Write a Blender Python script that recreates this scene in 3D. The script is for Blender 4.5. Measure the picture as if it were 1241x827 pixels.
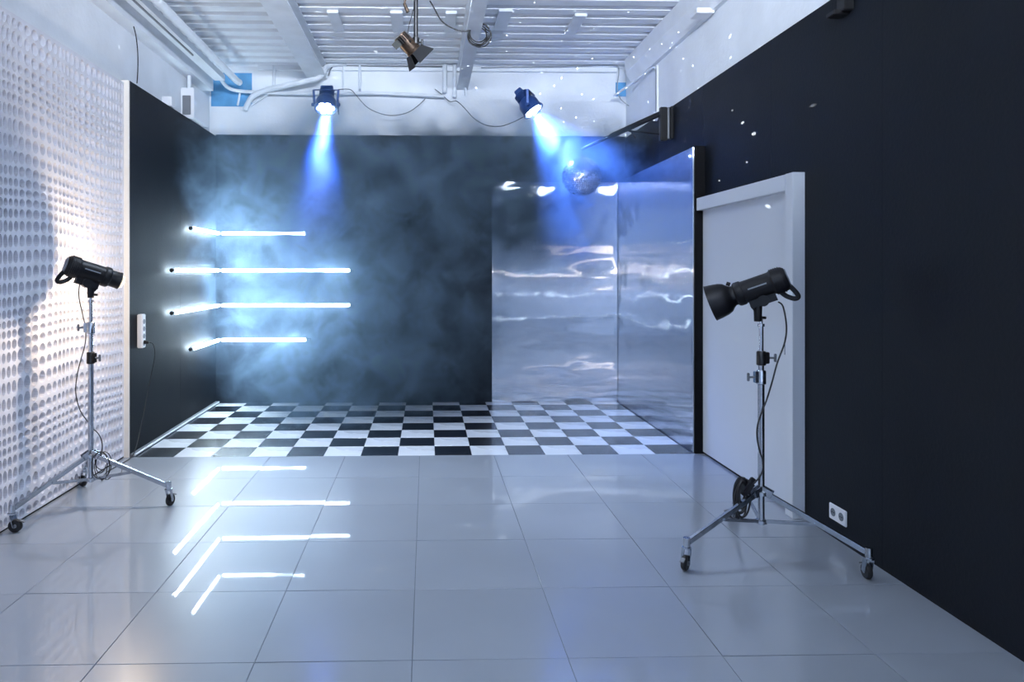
import bpy, bmesh, math, random
from mathutils import Vector, Matrix, noise

for o in list(bpy.data.objects):
    bpy.data.objects.remove(o, do_unlink=True)
C = bpy.context.scene.collection
sc = bpy.context.scene
PI = math.pi
rnd = random.Random(7)

# ------------------------------------------------------------------ camera
F, CX, CY, H = 846.0, 537.0, 329.0, 1.49
YAW = 0.0237
cam = bpy.data.cameras.new('camera')
cam.sensor_fit = 'HORIZONTAL'; cam.sensor_width = 36
cam.lens = F / 1241 * 36
cam.shift_x = (620.5 - CX) / 1241
cam.shift_y = -(413.5 - CY) / 1241
cam.clip_start = 0.05; cam.clip_end = 60
camo = bpy.data.objects.new('camera', cam); C.objects.link(camo)
camo.location = (0, 0, H); camo.rotation_euler = (PI / 2, 0, -YAW)
sc.camera = camo

# ------------------------------------------------------------------ light and exposure
sc.view_settings.view_transform = 'Standard'
sc.view_settings.look = 'None'
sc.view_settings.gamma = 1
sc.view_settings.use_curve_mapping = False
sc.view_settings.exposure = 0.0
sc.cycles.volume_step_rate = 1.0
sc.cycles.max_bounces = 8
sc.cycles.volume_bounces = 0
sc.cycles.sample_clamp_indirect = 6
w = bpy.data.worlds.new('world'); sc.world = w; w.use_nodes = True
w.node_tree.nodes['Background'].inputs[0].default_value = (0.5, 0.65, 1, 1)
w.node_tree.nodes['Background'].inputs[1].default_value = 0.3

def area_light(name, loc, rot, sx, sy, power, col):
    l = bpy.data.lights.new(name, 'AREA'); l.shape = 'RECTANGLE'; l.size = sx; l.size_y = sy
    l.energy = power; l.color = col
    o = bpy.data.objects.new(name, l); C.objects.link(o); o.location = loc; o.rotation_euler = rot
    return o
# fluorescent panel on the ceiling behind the camera
area_light('ceiling_panel_light', (0.0, -2.0, 3.78), (0, 0, 0), 4.0, 2.6, 20, (0.66, 0.80, 1.0))
# added unseen fill on the rear wall, brightening what the metal sheets mirror
area_light('rear_wall_fill', (0.0, -1.8, 3.4), (math.radians(-62), 0, 0), 3.6, 0.3, 150, (0.50, 0.68, 1.0))
# added unseen fill just above the frame, brightening the far floor
area_light('far_floor_fill', (-0.4, 5.2, 3.78), (0, 0, 0), 1.6, 0.6, 62, (0.68, 0.81, 1.0)).data.spread = math.radians(110)
# added unseen fill turned forward and slightly up, brightening ceiling and upper walls
area_light('forward_fill', (0.3, 0.5, 3.44), (math.radians(106), 0, 0), 2.6, 0.2, 178, (0.78, 0.87, 1.0)).data.spread = math.radians(92)

def U(px, py, d):
    """World point seen at photo pixel (px, py) at depth d from the camera."""
    r = (px - CX) / F * d
    return Vector((r * math.cos(YAW) + d * math.sin(YAW), -r * math.sin(YAW) + d * math.cos(YAW), H - (py - CY) / F * d))

# ------------------------------------------------------------------ materials
def mat(name, col, rough=0.5, metal=0.0, spec=0.5, coat=0.0, coat_rough=0.03, bump=None, var=None, emit=None, trans=0.0):
    m = bpy.data.materials.new(name); m.use_nodes = True
    nt = m.node_tree; p = nt.nodes['Principled BSDF']
    p.inputs['Base Color'].default_value = (*col, 1)
    p.inputs['Roughness'].default_value = rough
    p.inputs['Metallic'].default_value = metal
    p.inputs['Specular IOR Level'].default_value = spec
    p.inputs['Coat Weight'].default_value = coat
    p.inputs['Coat Roughness'].default_value = coat_rough
    p.inputs['Transmission Weight'].default_value = trans
    if emit:
        p.inputs['Emission Color'].default_value = (*emit[0], 1)
        p.inputs['Emission Strength'].default_value = emit[1]
    if bump or var:
        tc = nt.nodes.new('ShaderNodeTexCoord')
        if var:
            n = nt.nodes.new('ShaderNodeTexNoise'); n.inputs['Scale'].default_value = var[0]; n.inputs['Detail'].default_value = 5
            nt.links.new(tc.outputs['Object'], n.inputs['Vector'])
            r = nt.nodes.new('ShaderNodeMapRange')
            r.inputs['From Min'].default_value = 0.3; r.inputs['From Max'].default_value = 0.7
            r.inputs['To Min'].default_value = 1 - var[1]; r.inputs['To Max'].default_value = 1 + var[1]
            nt.links.new(n.outputs['Fac'], r.inputs['Value'])
            x = nt.nodes.new('ShaderNodeVectorMath'); x.operation = 'SCALE'
            x.inputs[0].default_value = col
            nt.links.new(r.outputs['Result'], x.inputs['Scale'])
            nt.links.new(x.outputs[0], p.inputs['Base Color'])
            r2 = nt.nodes.new('ShaderNodeMapRange')
            r2.inputs['To Min'].default_value = max(0.0, rough - 0.06); r2.inputs['To Max'].default_value = min(1, rough + 0.06)
            nt.links.new(n.outputs['Fac'], r2.inputs['Value']); nt.links.new(r2.outputs['Result'], p.inputs['Roughness'])
        if bump:
            n = nt.nodes.new('ShaderNodeTexNoise'); n.inputs['Scale'].default_value = bump[0]; n.inputs['Detail'].default_value = 4
            nt.links.new(tc.outputs['Object'], n.inputs['Vector'])
            b = nt.nodes.new('ShaderNodeBump'); b.inputs['Strength'].default_value = bump[1]; b.inputs['Distance'].default_value = 0.01
            nt.links.new(n.outputs['Fac'], b.inputs['Height']); nt.links.new(b.outputs['Normal'], p.inputs['Normal'])
    return m

M = {}
M['white_wall'] = mat('white_plaster', (0.76, 0.79, 0.83), 0.75, bump=(30, 0.25), var=(2.5, 0.07))
M['blue_wall'] = mat('old_blue_paint', (0.10, 0.32, 0.58), 0.7, var=(6, 0.2))
M['black_wall'] = mat('black_wall_paint', (0.0045, 0.0065, 0.0105), 0.6, spec=0.18, bump=(60, 0.12), var=(3, 0.15))
M['deck'] = mat('white_painted_deck', (0.86, 0.88, 0.91), 0.5, var=(3, 0.06))
M['beam'] = mat('white_painted_steel', (0.78, 0.81, 0.85), 0.45, var=(5, 0.06))
M['pipe'] = mat('white_painted_pipe', (0.70, 0.74, 0.79), 0.4, var=(7, 0.08))
M['grout'] = mat('grey_grout', (0.10, 0.12, 0.15), 0.8)
M['tile'] = mat('white_glazed_tile', (0.27, 0.295, 0.335), 0.30, spec=0.45, coat=0.75, coat_rough=0.025, var=(1.6, 0.05), bump=(3, 0.02))
M['tile_white'] = mat('white_checker_tile', (0.72, 0.75, 0.80), 0.28, spec=0.5, coat=0.6, coat_rough=0.05, var=(2, 0.04))
M['tile_black'] = mat('black_checker_tile', (0.008, 0.010, 0.016), 0.27, spec=0.5, coat=0.25, coat_rough=0.06)
M['mdf'] = mat('white_relief_panel', (0.70, 0.70, 0.76), 0.6, var=(4, 0.03))
M['cream'] = mat('cream_edge', (0.78, 0.73, 0.66), 0.6)
M['door'] = mat('white_door', (0.62, 0.65, 0.70), 0.35, var=(1.5, 0.02))
M['jamb'] = mat('white_door_frame', (0.62, 0.65, 0.70), 0.4)
M['black'] = mat('black_plastic', (0.006, 0.006, 0.008), 0.42, spec=0.3)
M['black_board'] = mat('black_board', (0.003, 0.003, 0.004), 0.7, spec=0.15)
M['black_metal'] = mat('black_metal', (0.010, 0.010, 0.012), 0.35, metal=0.3)
M['rubber'] = mat('black_rubber', (0.010, 0.010, 0.012), 0.6)
M['cable'] = mat('black_cable', (0.012, 0.012, 0.014), 0.5)
M['chrome'] = mat('chromed_steel', (0.50, 0.53, 0.58), 0.22, metal=1.0, var=(20, 0.12))
M['grey_plastic'] = mat('grey_plastic', (0.16, 0.17, 0.19), 0.4)
M['white_plastic'] = mat('white_plastic', (0.75, 0.76, 0.80), 0.35)
M['socket'] = mat('socket_grey', (0.16, 0.18, 0.21), 0.5)
M['print'] = mat('grey_print', (0.30, 0.32, 0.34), 0.5)
M['glass'] = mat('frosted_glass', (0.8, 0.8, 0.8), 0.3, trans=0.8)
M['blue_body'] = mat('dark_blue_housing', (0.012, 0.05, 0.20), 0.35, metal=0.3)
M['brass'] = mat('worn_brass', (0.07, 0.045, 0.030), 0.3, metal=0.7, var=(30, 0.5))
M['facet'] = mat('mirror_facets', (0.95, 0.97, 0.96), 0.20, metal=1.0)
M['ball_core'] = mat('ball_core', (0.12, 0.13, 0.15), 0.5)
M['tube_glow'] = mat('glowing_tube', (1, 1, 1), 0.5, emit=((0.70, 0.88, 1.0), 66))
M['led'] = mat('white_led', (1, 1, 1), 0.5, emit=((0.85, 0.92, 1.0), 40))
M['dome_glow'] = mat('lit_flash_dome', (.5, .5, .5), 0.2, trans=.9, emit=((1.0, 0.88, 0.72), .35))
M['warm_glow'] = mat('added_warm_glow', (1, 1, 1), 0.5, emit=((1.0, 0.80, 0.62), 14))  # glow of the added bar on the rear wall

def mirror_mat():
    """brushed sheet: the upright brushing spreads every reflection sideways, hardly up or down"""
    m = mat('brushed_metal_sheet', (0.82, 0.86, 0.94), 0.035, metal=1.0)
    nt = m.node_tree; p = nt.nodes['Principled BSDF']; N = nt.nodes.new; Lk = nt.links.new
    g = N('ShaderNodeNewGeometry')
    wn_ = N('ShaderNodeTexWhiteNoise'); wn_.noise_dimensions = '3D'
    sc_ = N('ShaderNodeVectorMath'); sc_.operation = 'SCALE'; sc_.inputs['Scale'].default_value = 9000
    Lk(g.outputs['Position'], sc_.inputs[0]); Lk(sc_.outputs[0], wn_.inputs['Vector'])
    def ma(op, a, b):
        n = N('ShaderNodeMath'); n.operation = op
        for i, q in enumerate((a, b)):
            if isinstance(q, (int, float)): n.inputs[i].default_value = q
            else: Lk(q, n.inputs[i])
        return n.outputs[0]
    u = ma('MULTIPLY', ma('SUBTRACT', wn_.outputs['Value'], .5), 2.0)
    t = ma('MULTIPLY', ma('DIVIDE', u, ma('SQRT', ma('SUBTRACT', 1.06, ma('MULTIPLY', u, u)), 0)), BRUSH)
    c = N('ShaderNodeVectorMath'); c.operation = 'CROSS_PRODUCT'; c.inputs[1].default_value = (0, 0, 1); Lk(g.outputs['Normal'], c.inputs[0])
    s_ = N('ShaderNodeVectorMath'); s_.operation = 'SCALE'; Lk(c.outputs[0], s_.inputs[0]); Lk(t, s_.inputs['Scale'])
    a_ = N('ShaderNodeVectorMath'); a_.operation = 'ADD'; Lk(g.outputs['Normal'], a_.inputs[0]); Lk(s_.outputs[0], a_.inputs[1])
    n_ = N('ShaderNodeVectorMath'); n_.operation = 'NORMALIZE'; Lk(a_.outputs[0], n_.inputs[0]); Lk(n_.outputs[0], p.inputs['Normal'])
    return m
BRUSH = 0.38
M['mirror'] = mirror_mat()

# ------------------------------------------------------------------ mesh helpers
def frame_from(axis):
    z = Vector(axis).normalized()
    up = Vector((0, 0, 1)) if abs(z.z) < 0.95 else Vector((0, 1, 0))
    x = up.cross(z).normalized(); y = z.cross(x)
    return Matrix((x, y, z)).transposed()

def wpos(o):
    p = Vector((0, 0, 0))
    while o: p += o.location; o = o.parent
    return p

class MB:
    def __init__(s): s.v = []; s.f = []
    def add(s, vs, fs):
        b = len(s.v); s.v += [Vector(q) for q in vs]; s.f += [tuple(b + i for i in f) for f in fs]; return s
    def box(s, a, b, R=None, o=(0, 0, 0)):
        x0, y0, z0 = a; x1, y1, z1 = b
        vs = [(x0, y0, z0), (x1, y0, z0), (x1, y1, z0), (x0, y1, z0), (x0, y0, z1), (x1, y0, z1), (x1, y1, z1), (x0, y1, z1)]
        if R is not None: vs = [R @ Vector(q) + Vector(o) for q in vs]
        else: vs = [Vector(q) + Vector(o) for q in vs]
        return s.add(vs, [(0, 3, 2, 1), (4, 5, 6, 7), (0, 1, 5, 4), (1, 2, 6, 5), (2, 3, 7, 6), (3, 0, 4, 7)])
    def bbox(s, a, b, c=0.004, R=None, o=(0, 0, 0)):
        bm = bmesh.new(); bmesh.ops.create_cube(bm, size=1)
        for q in bm.verts: q.co = Vector([(a[i] + b[i]) / 2 + q.co[i] * (b[i] - a[i]) for i in range(3)])
        bmesh.ops.bevel(bm, geom=bm.edges[:], offset=c, segments=2, affect='EDGES')
        bm.verts.ensure_lookup_table(); bm.verts.index_update()
        vs = [q.co.copy() for q in bm.verts]
        if R is not None: vs = [R @ q for q in vs]
        vs = [q + Vector(o) for q in vs]
        s.add(vs, [tuple(q.index for q in f.verts) for f in bm.faces]); bm.free(); return s
    def lathe(s, prof, axis=(0, 0, 1), o=(0, 0, 0), seg=20, R=None):
        """prof: list of (radius, height along the axis)"""
        R = R or frame_from(axis); o = Vector(o); vs = []; fs = []
        n = len(prof)
        for r, h in prof:
            for k in range(seg):
                a = 2 * PI * k / seg
                vs.append(R @ Vector((max(r, 1e-5) * math.cos(a), max(r, 1e-5) * math.sin(a), h)) + o)
        for i in range(n - 1):
            for k in range(seg):
                k2 = (k + 1) % seg
                fs.append((i * seg + k, i * seg + k2, (i + 1) * seg + k2, (i + 1) * seg + k))
        if prof[0][0] > 1e-4: fs.append(tuple(reversed(range(seg))))
        if prof[-1][0] > 1e-4: fs.append(tuple(range((n - 1) * seg, n * seg)))
        return s.add(vs, fs)
    def cyl(s, p0, p1, r0, r1=None, seg=14):
        p0 = Vector(p0); p1 = Vector(p1); r1 = r0 if r1 is None else r1
        return s.lathe([(r0, 0), (r1, (p1 - p0).length)], p1 - p0, p0, seg)
    def bar(s, p0, p1, wd, ht, bev=0.002):
        p0 = Vector(p0); p1 = Vector(p1); R = frame_from(p1 - p0)
        return s.bbox((-wd / 2, -ht / 2, 0), (wd / 2, ht / 2, (p1 - p0).length), bev, R, p0)
    def tube(s, pts, r, seg=8, smooth=6):
        pts = [Vector(p) for p in pts]
        if smooth and len(pts) > 2:
            q = []; n = len(pts)
            for i in range(n - 1):
                a, b, c, d = pts[max(i - 1, 0)], pts[i], pts[i + 1], pts[min(i + 2, n - 1)]
                for k in range(smooth):
                    t = k / smooth
                    q.append(0.5 * ((2 * b) + (c - a) * t + (2 * a - 5 * b + 4 * c - d) * t * t + (-a + 3 * b - 3 * c + d) * t ** 3))
            q.append(pts[-1]); pts = q
        vs = []; fs = []; n = len(pts); N = None
        for i, p in enumerate(pts):
            t = (pts[min(i + 1, n - 1)] - pts[max(i - 1, 0)]).normalized()
            if N is None:
                N = t.orthogonal().normalized()
            else:
                N = (N - t * N.dot(t)); N = N.normalized() if N.length > 1e-6 else t.orthogonal().normalized()
            B = t.cross(N)
            for k in range(seg):
                a = 2 * PI * k / seg; vs.append(p + (N * math.cos(a) + B * math.sin(a)) * r)
        for i in range(n - 1):
            for k in range(seg):
                k2 = (k + 1) % seg
                fs.append((i * seg + k, i * seg + k2, (i + 1) * seg + k2, (i + 1) * seg + k))
        fs.append(tuple(reversed(range(seg)))); fs.append(tuple(range((n - 1) * seg, n * seg)))
        return s.add(vs, fs)
    def extrude(s, poly, d, R=None, o=(0, 0, 0)):
        """polygon in local XY pushed along local Z by d"""
        n = len(poly); vs = [Vector((x, y, 0)) for x, y in poly] + [Vector((x, y, d)) for x, y in poly]
        if R is not None: vs = [R @ q for q in vs]
        vs = [q + Vector(o) for q in vs]
        fs = [tuple(reversed(range(n))), tuple(range(n, 2 * n))] + [(i, (i + 1) % n, n + (i + 1) % n, n + i) for i in range(n)]
        return s.add(vs, fs)
    def build(s, name, m, parent=None, smooth=True, angle=40, local=False):
        off = Vector((0, 0, 0)) if local or parent is None else wpos(parent)
        me = bpy.data.meshes.new(name)
        me.from_pydata([tuple(q - off) for q in s.v], [], s.f); me.update()
        bm = bmesh.new(); bm.from_mesh(me); bmesh.ops.recalc_face_normals(bm, faces=bm.faces[:]); bm.to_mesh(me); bm.free()
        me.materials.append(M[m] if isinstance(m, str) else m)
        o = bpy.data.objects.new(name, me); C.objects.link(o)
        if parent: o.parent = parent
        if smooth:
            for p in me.polygons: p.use_smooth = True
            me.set_sharp_from_angle(angle=math.radians(angle))
        return o

def tag(o, label, cat, group=None):
    o['label'] = label; o['category'] = cat
    if group: o['group'] = group
    return o
def thing(name, label, cat, loc, group=None):
    o = bpy.data.objects.new(name, None); C.objects.link(o); o.location = loc; o.empty_display_size = 0.1
    return tag(o, label, cat, group)
def struct(o): o['kind'] = 'structure'; return o

# ------------------------------------------------------------------ room dimensions
XL, XR, YB, YF, ZC = -2.46, 2.29, 7.97, -4.0, 3.86
XLB, XRB, YBB = -2.38, 2.275, 7.94      # faces of the black boarding
ZB = 3.02                                # top of the black
Y0 = 5.65                                # front edge of the checkered floor

# floor: grout bed with single tiles
floor = struct(MB().box((XL - .1, YF, -0.12), (XR + .1, YB + .1, -0.004)).build('floor', 'grout', smooth=False))
def tile_mesh(name, sx, sy, m):
    mb = MB(); g = 0.0012; b = 0.001
    a, c = sx / 2 - g, sy / 2 - g
    mb.add([(-a, -c, -.0045), (a, -c, -.0045), (a, c, -.0045), (-a, c, -.0045),
            (-a, -c, -b), (a, -c, -b), (a, c, -b), (-a, c, -b),
            (-a + b, -c + b, 0), (a - b, -c + b, 0), (a - b, c - b, 0), (-a + b, c - b, 0)],
           [(0, 3, 2, 1), (0, 1, 5, 4), (1, 2, 6, 5), (2, 3, 7, 6), (3, 0, 4, 7), (4, 5, 9, 8), (5, 6, 10, 9), (6, 7, 11, 10), (7, 4, 8, 11), (8, 9, 10, 11)])
    me = bpy.data.meshes.new(name); me.from_pydata([tuple(v) for v in mb.v], [], mb.f); me.update(); me.materials.append(M[m]); return me
def put_tile(me, name, x, y, tilt=0.0022):
    o = bpy.data.objects.new(name, me); C.objects.link(o); o.parent = floor
    o.location = (x, y, rnd.uniform(-.0003, .0003)); o.rotation_euler = (rnd.uniform(-tilt, tilt), rnd.uniform(-tilt, tilt), 0)
TW, TD = 0.60, 0.595
big = tile_mesh('floor_tile', TW, TD, 'tile')
edge_l = tile_mesh('floor_tile', 2.46 - 2.455 + .0, TD, 'tile')
for j in range(17):
    for i in range(8):
        x = -0.055 + (i - 4) * TW + TW / 2
        if i == 7:
            sx = XR + .005 - (x - TW / 2)
            if j == 0: rm = tile_mesh('floor_tile', sx, TD, 'tile')
            put_tile(rm, 'floor_tile', x - TW / 2 + sx / 2, Y0 - TD * (j + .5))
        else:
            put_tile(big, 'floor_tile', x, Y0 - TD * (j + .5))
CT, CD = 0.30, 0.302
cw = tile_mesh('white_tile', CT, CD, 'tile_white'); cb = tile_mesh('black_tile', CT, CD, 'tile_black')
last = YBB - .004 - (Y0 + 7 * CD)
cw2 = tile_mesh('white_tile', CT, last, 'tile_white'); cb2 = tile_mesh('black_tile', CT, last, 'tile_black')
for j in range(8):
    for i in range(15):
        blk = (i + j) % 2 == 0
        x = -2.332 + CT * (i + .5)
        if j < 7: put_tile(cb if blk else cw, 'black_tile' if blk else 'white_tile', x, Y0 + CD * (j + .5), .0015)
        else: put_tile(cb2 if blk else cw2, 'black_tile' if blk else 'white_tile', x, Y0 + 7 * CD + last / 2, .001)

# walls
wl = struct(MB().box((XL - .1, YF, -.1), (XL, YB + .1, ZC + .1)).build('wall_left', 'white_wall', smooth=False))
wr = struct(MB().box((XR, YF, -.1), (XR + .1, YB + .1, ZC + .1)).build('wall_right', 'white_wall', smooth=False))
wb = struct(MB().box((XL, YB, -.1), (XR, YB + .1, ZC + .1)).build('wall_back', 'white_wall', smooth=False))
wf = struct(MB().box((XL, YF - .1, -.1), (XR, YF, ZC + .1)).build('wall_front', 'white_wall', smooth=False))
# black boarding on the walls, in boards with fine joints
def boards_x(wall, x0, x1, ya, yb, n):
    for k in range(n):
        a = ya + (yb - ya) * k / n; b = ya + (yb - ya) * (k + 1) / n
        MB().box((x0, a + .0008, 0), (x1, b - .0008, ZB)).build('black_board', 'black_wall', wall, smooth=False)
boards_x(wl, XL, XLB, 5.655, YB, 2)
boards_x(wr, XRB, XR, -2.2, 7.94, 9)
for k in range(4):
    a = XLB + (XRB - XLB) * k / 4; b = XLB + (XRB - XLB) * (k + 1) / 4
    MB().box((a + .0005, YBB, 0), (b - .0005, YB, ZB + .015)).build('black_board', 'black_wall', wb, smooth=False)
# cream end of the boarding beside the relief panel
MB().box((XL, 5.64, 0), (XLB, 5.655, ZB)).build('edge_strip', 'cream', wl, smooth=False)
# blue paint left bare on the back wall near the left corner
MB().box((XL + .02, YB - .004, 3.36), (-1.98, YB, 3.74)).build('bare_paint_patch', 'blue_wall', wb, smooth=False)
MB().box((2.17, YB - .004, 3.50), (XR, YB, 3.66)).build('bare_paint_patch', 'blue_wall', wb, smooth=False)
struct(MB().box((-2.378, Y0 + .01, 0), (-2.350, YBB, .022)).build('baseboard_left', 'grey_plastic', smooth=False))
struct(MB().cyl((-2.345, Y0 + .02, .012), (-2.345, YBB, .012), .009).build('trim_1', 'pipe'))

# ceiling: corrugated deck, ribs across the room
mb = MB(); pitch = .215; prof = []
y = YF
while y < YB + .1:
    prof += [(y, ZC), (y + .05, ZC), (y + .065, ZC - .045), (y + .185, ZC - .045), (y + .20, ZC)]
    y += pitch
vs = []; fs = []
for (yy, zz) in prof: vs += [(XL - .05, yy, zz), (XR + .05, yy, zz)]
for i in range(len(prof) - 1): fs.append((2 * i, 2 * i + 1, 2 * i + 3, 2 * i + 2))
n = len(vs)
vs += [(XL - .05, YF, ZC + .1), (XR + .05, YF, ZC + .1), (XL - .05, YB + .1, ZC + .1), (XR + .05, YB + .1, ZC + .1)]
fs.append((n, n + 1, n + 3, n + 2))
mb.add(vs, fs)
struct(mb.build('ceiling', 'deck', smooth=False))
def hshape(x0, x1, z0, y0, y1, nm='beam', m='beam'):
    """steel I section running along the room"""
    b = MB(); zt = ZC - .045; xm = (x0 + x1) / 2
    b.box((x0, y0, z0), (x1, y1, z0 + .014)); b.box((x0, y0, zt - .014), (x1, y1, zt)); b.box((xm - .03, y0, z0 + .014), (xm + .03, y1, zt - .014))
    return struct(b.build(nm, m, smooth=False))
hshape(-1.34, -1.12, 3.66, YF + .01, 7.9)
hshape(0.345, 0.47, 3.56, YF + .01, 7.95)
# box beams in both upper corners
struct(MB().box((XL, YF + .01, 3.47), (-2.34, 7.72, 3.60)).build('beam', 'beam', smooth=False))
struct(MB().add([(2.17, YF + .01, ZC - .05), (2.18, YF + .01, 3.66), (2.25, YF + .01, 3.55), (XR, YF + .01, 3.55), (XR, YF + .01, ZC - .05),
                 (2.17, 7.6, ZC - .05), (2.18, 7.6, 3.66), (2.25, 7.6, 3.55), (XR, 7.6, 3.55), (XR, 7.6, ZC - .05)],
       [(4, 3, 2, 1, 0), (5, 6, 7, 8, 9), (0, 1, 6, 5), (1, 2, 7, 6), (2, 3, 8, 7), (3, 4, 9, 8), (4, 0, 5, 9)]).build('beam', 'beam', smooth=False))
struct(MB().box((-1.9, YB - .06, 3.765), (2.17, YB, 3.815)).build('beam', 'beam', smooth=False))

# door on the right wall
XD = 2.257
door = struct(MB().box((XD, 4.20, .018), (XRB, 5.74, 2.0)).build('door_1', 'door', smooth=False))
MB().bbox((XD - .006, 4.262, .02), (XD + .004, 4.335, 1.985), .002).build('closing_stile', 'door', door, smooth=False)
MB().bbox((2.20, 4.235, 1.985), (XRB, 5.64, 2.085), .002).build('header', 'jamb', door, smooth=False)
MB().bbox((2.20, 4.145, 0), (XRB, 4.235, 2.087), .002).build('jamb', 'jamb', door, smooth=False)
hd = MB().bbox((XD - .010, 4.312, .965), (XD, 4.334, 1.075), .002).build('handle', 'chrome', door, smooth=False)
struct(MB().box((XRB - .01, 4.24, 0), (XRB, 5.65, .018)).build('door_gap_shade', 'black_board', smooth=False))  # black strip standing in for the shaded gap under the door leaf

# ------------------------------------------------------------------ relief panel on the left wall
def relief_panel():
    x0, x1 = -2.46, -2.418; ya, yb, z1 = 2.6, 5.64, 3.0
    pitch_y, pitch_z = .0645, .0750
    ny = int((yb - ya - .02) / pitch_y); nz = int((z1 - .02) / pitch_z)
    # column and row positions with a slow change of spacing
    cy = [0.0]
    for k in range(ny): cy.append(cy[-1] + 1 + .28 * math.sin(k * .55 + .6 * math.sin(k * .21)))
    cz = [0.0]
    for k in range(nz): cz.append(cz[-1] + 1 + .26 * math.sin(k * .72 + .7 * math.sin(k * .17)))
    cy = [ya + .012 + q / cy[-1] * (yb - ya - .032) for q in cy]; cz = [.015 + q / cz[-1] * (z1 - .03) for q in cz]
    vs = []; fs = []; S = 16
    def corner(j, k):
        # a gentle waviness of the whole lattice
        y, z = cy[j], cz[k]
        if 0 < j < ny: y += .010 * math.sin(z * 3.1 + y * 2)
        if 0 < k < nz: z += .014 * math.sin(y * 4.0 + z * 1.3)
        return y, z
    gi = {}
    for j in range(ny + 1):
        for k in range(nz + 1):
            gi[j, k] = len(vs); y, z = corner(j, k); vs.append((x1, y, z))
    for j in range(ny):
        for k in range(nz):
            P = [corner(j, k), corner(j + 1, k), corner(j + 1, k + 1), corner(j, k + 1)]
            I = [gi[j, k], gi[j + 1, k], gi[j + 1, k + 1], gi[j, k + 1]]
            my = sum(p[0] for p in P) / 4; mz = sum(p[1] for p in P) / 4
            hy = (P[1][0] - P[0][0] + P[2][0] - P[3][0]) / 4; hz = (P[3][1] - P[0][1] + P[2][1] - P[1][1]) / 4
            q = .83 + .05 * math.sin(j * .9 + k * .4)
            ry, rz = hy * q, hz * q; sh = (P[1][1] - P[0][1]) / (2 * hy) * .8
            base = len(vs)
            for (rr, dd) in ((1, 0), (.95, .022), (.80, .036), (.35, .039)):
                for t in range(S):
                    a = 2 * PI * (t + .5) / S - 3 * PI / 4
                    u = math.cos(a) * ry * rr; vv = math.sin(a) * rz * rr + sh * u
                    vs.append((x1 - dd, my + u, mz + vv))
            for r in range(3):
                for t in range(S):
                    t2 = (t + 1) % S
                    fs.append((base + r * S + t, base + r * S + t2, base + (r + 1) * S + t2, base + (r + 1) * S + t))
            fs.append(tuple(base + 3 * S + t for t in range(S)))
            # flat skin from the circle to the cell corners: 4 corner fans + 4 edge quads
            q4 = S // 4
            for c in range(4):
                # ring indices lying on side c (between corner c and c+1)
                for t in range(q4 - 1):
                    a0 = base + c * q4 + t; a1 = base + c * q4 + t + 1
                    if t < q4 // 2: fs.append((I[c], a1, a0))
                    else: fs.append((I[(c + 1) % 4], a1, a0))
                mid = base + c * q4 + q4 // 2
                fs.append((I[c], I[(c + 1) % 4], mid))
                e0 = base + c * q4 + q4 - 1; e1 = base + ((c + 1) * q4) % S
                fs.append((I[(c + 1) % 4], e1, e0))
    return vs, fs, ny, nz, x0, x1, ya, yb, z1, cy, cz
vs, fs, ny, nz, px0, px1, pya, pyb, pz1, cy, cz = relief_panel()
rp = thing('relief_panel', 'tall white wall panel covered in rows of oval dimples', 'wall panel', (px0, 4.1, 0))
MB().add(vs, fs).build('dimpled_face', 'mdf', rp, smooth=False)
b = MB()
b.box((px0, pya, .012), (px1 - .0395, pyb, pz1))
b.box((px0, pya, .012), (px1, cy[0], pz1)); b.box((px0, cy[-1], .012), (px1, pyb, pz1))
b.box((px0, cy[0], .012), (px1, cy[-1], cz[0])); b.box((px0, cy[0], cz[-1]), (px1, cy[-1], pz1))
b.build('panel_body', 'mdf', rp, smooth=False)
MB().box((px0, pya, 0), (px1 - .004, pyb, .012)).build('base_gap_strip', 'black_board', rp, smooth=False)

# ------------------------------------------------------------------ polished metal sheets
def wavy_sheet(name, label, w_, h_, place, seed, nu, nv, amp=1.0):
    """front skin with soft dents, closed behind; place(u, z, depth) -> world"""
    vs = []; fs = []
    def hgt(u, z):
        e = min(u / .06, (w_ - u) / .06, z / .05, (h_ - z) / .06, 1); e = max(e, 0)
        e = e * e * (3 - 2 * e)
        a = noise.noise(Vector((u * 1.3 + seed, z * 3.0, seed * 1.7)))
        c = noise.noise(Vector((u * 4.0 + seed, z * 8.5, seed * .7 + 9)))
        d = noise.noise(Vector((u * 1.0 + 3, z * 20, seed)))
        low = max(0, 1 - z / 1.0)
        return amp * e * (.0052 * a + .0011 * c + .00012 * d + .00022 * low * d)
    for j in range(nv + 1):
        for i in range(nu + 1):
            u = w_ * i / nu; z = h_ * j / nv
            vs.append(place(u, z + .003, .010 + hgt(u, z)))
    for j in range(nv):
        for i in range(nu):
            a = j * (nu + 1) + i; fs.append((a, a + 1, a + nu + 2, a + nu + 1))
    ring = [i for i in range(nu + 1)] + [j * (nu + 1) + nu for j in range(1, nv + 1)] + [nv * (nu + 1) + i for i in range(nu - 1, -1, -1)] + [j * (nu + 1) for j in range(nv - 1, 0, -1)]
    b0 = len(vs)
    for i in ring:
        jj, ii = divmod(i, nu + 1); vs.append(place(w_ * ii / nu, h_ * jj / nv + .003, 0))
    L = len(ring)
    for k in range(L): fs.append((ring[k], b0 + k, b0 + (k + 1) % L, ring[(k + 1) % L]))
    fs.append(tuple(b0 + k for k in range(L)))
    o = MB().add(vs, fs).build(name, 'mirror', smooth=True, angle=50)
    return tag(o, label, 'mirror sheet')
wavy_sheet('mirror_sheet', 'wavy polished metal sheet mounted flat on the back wall behind the mirror ball', 1.434, 2.505, lambda u, z, d: Vector((.745 + u, YBB - d, z)), 3.1, 110, 190)
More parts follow.
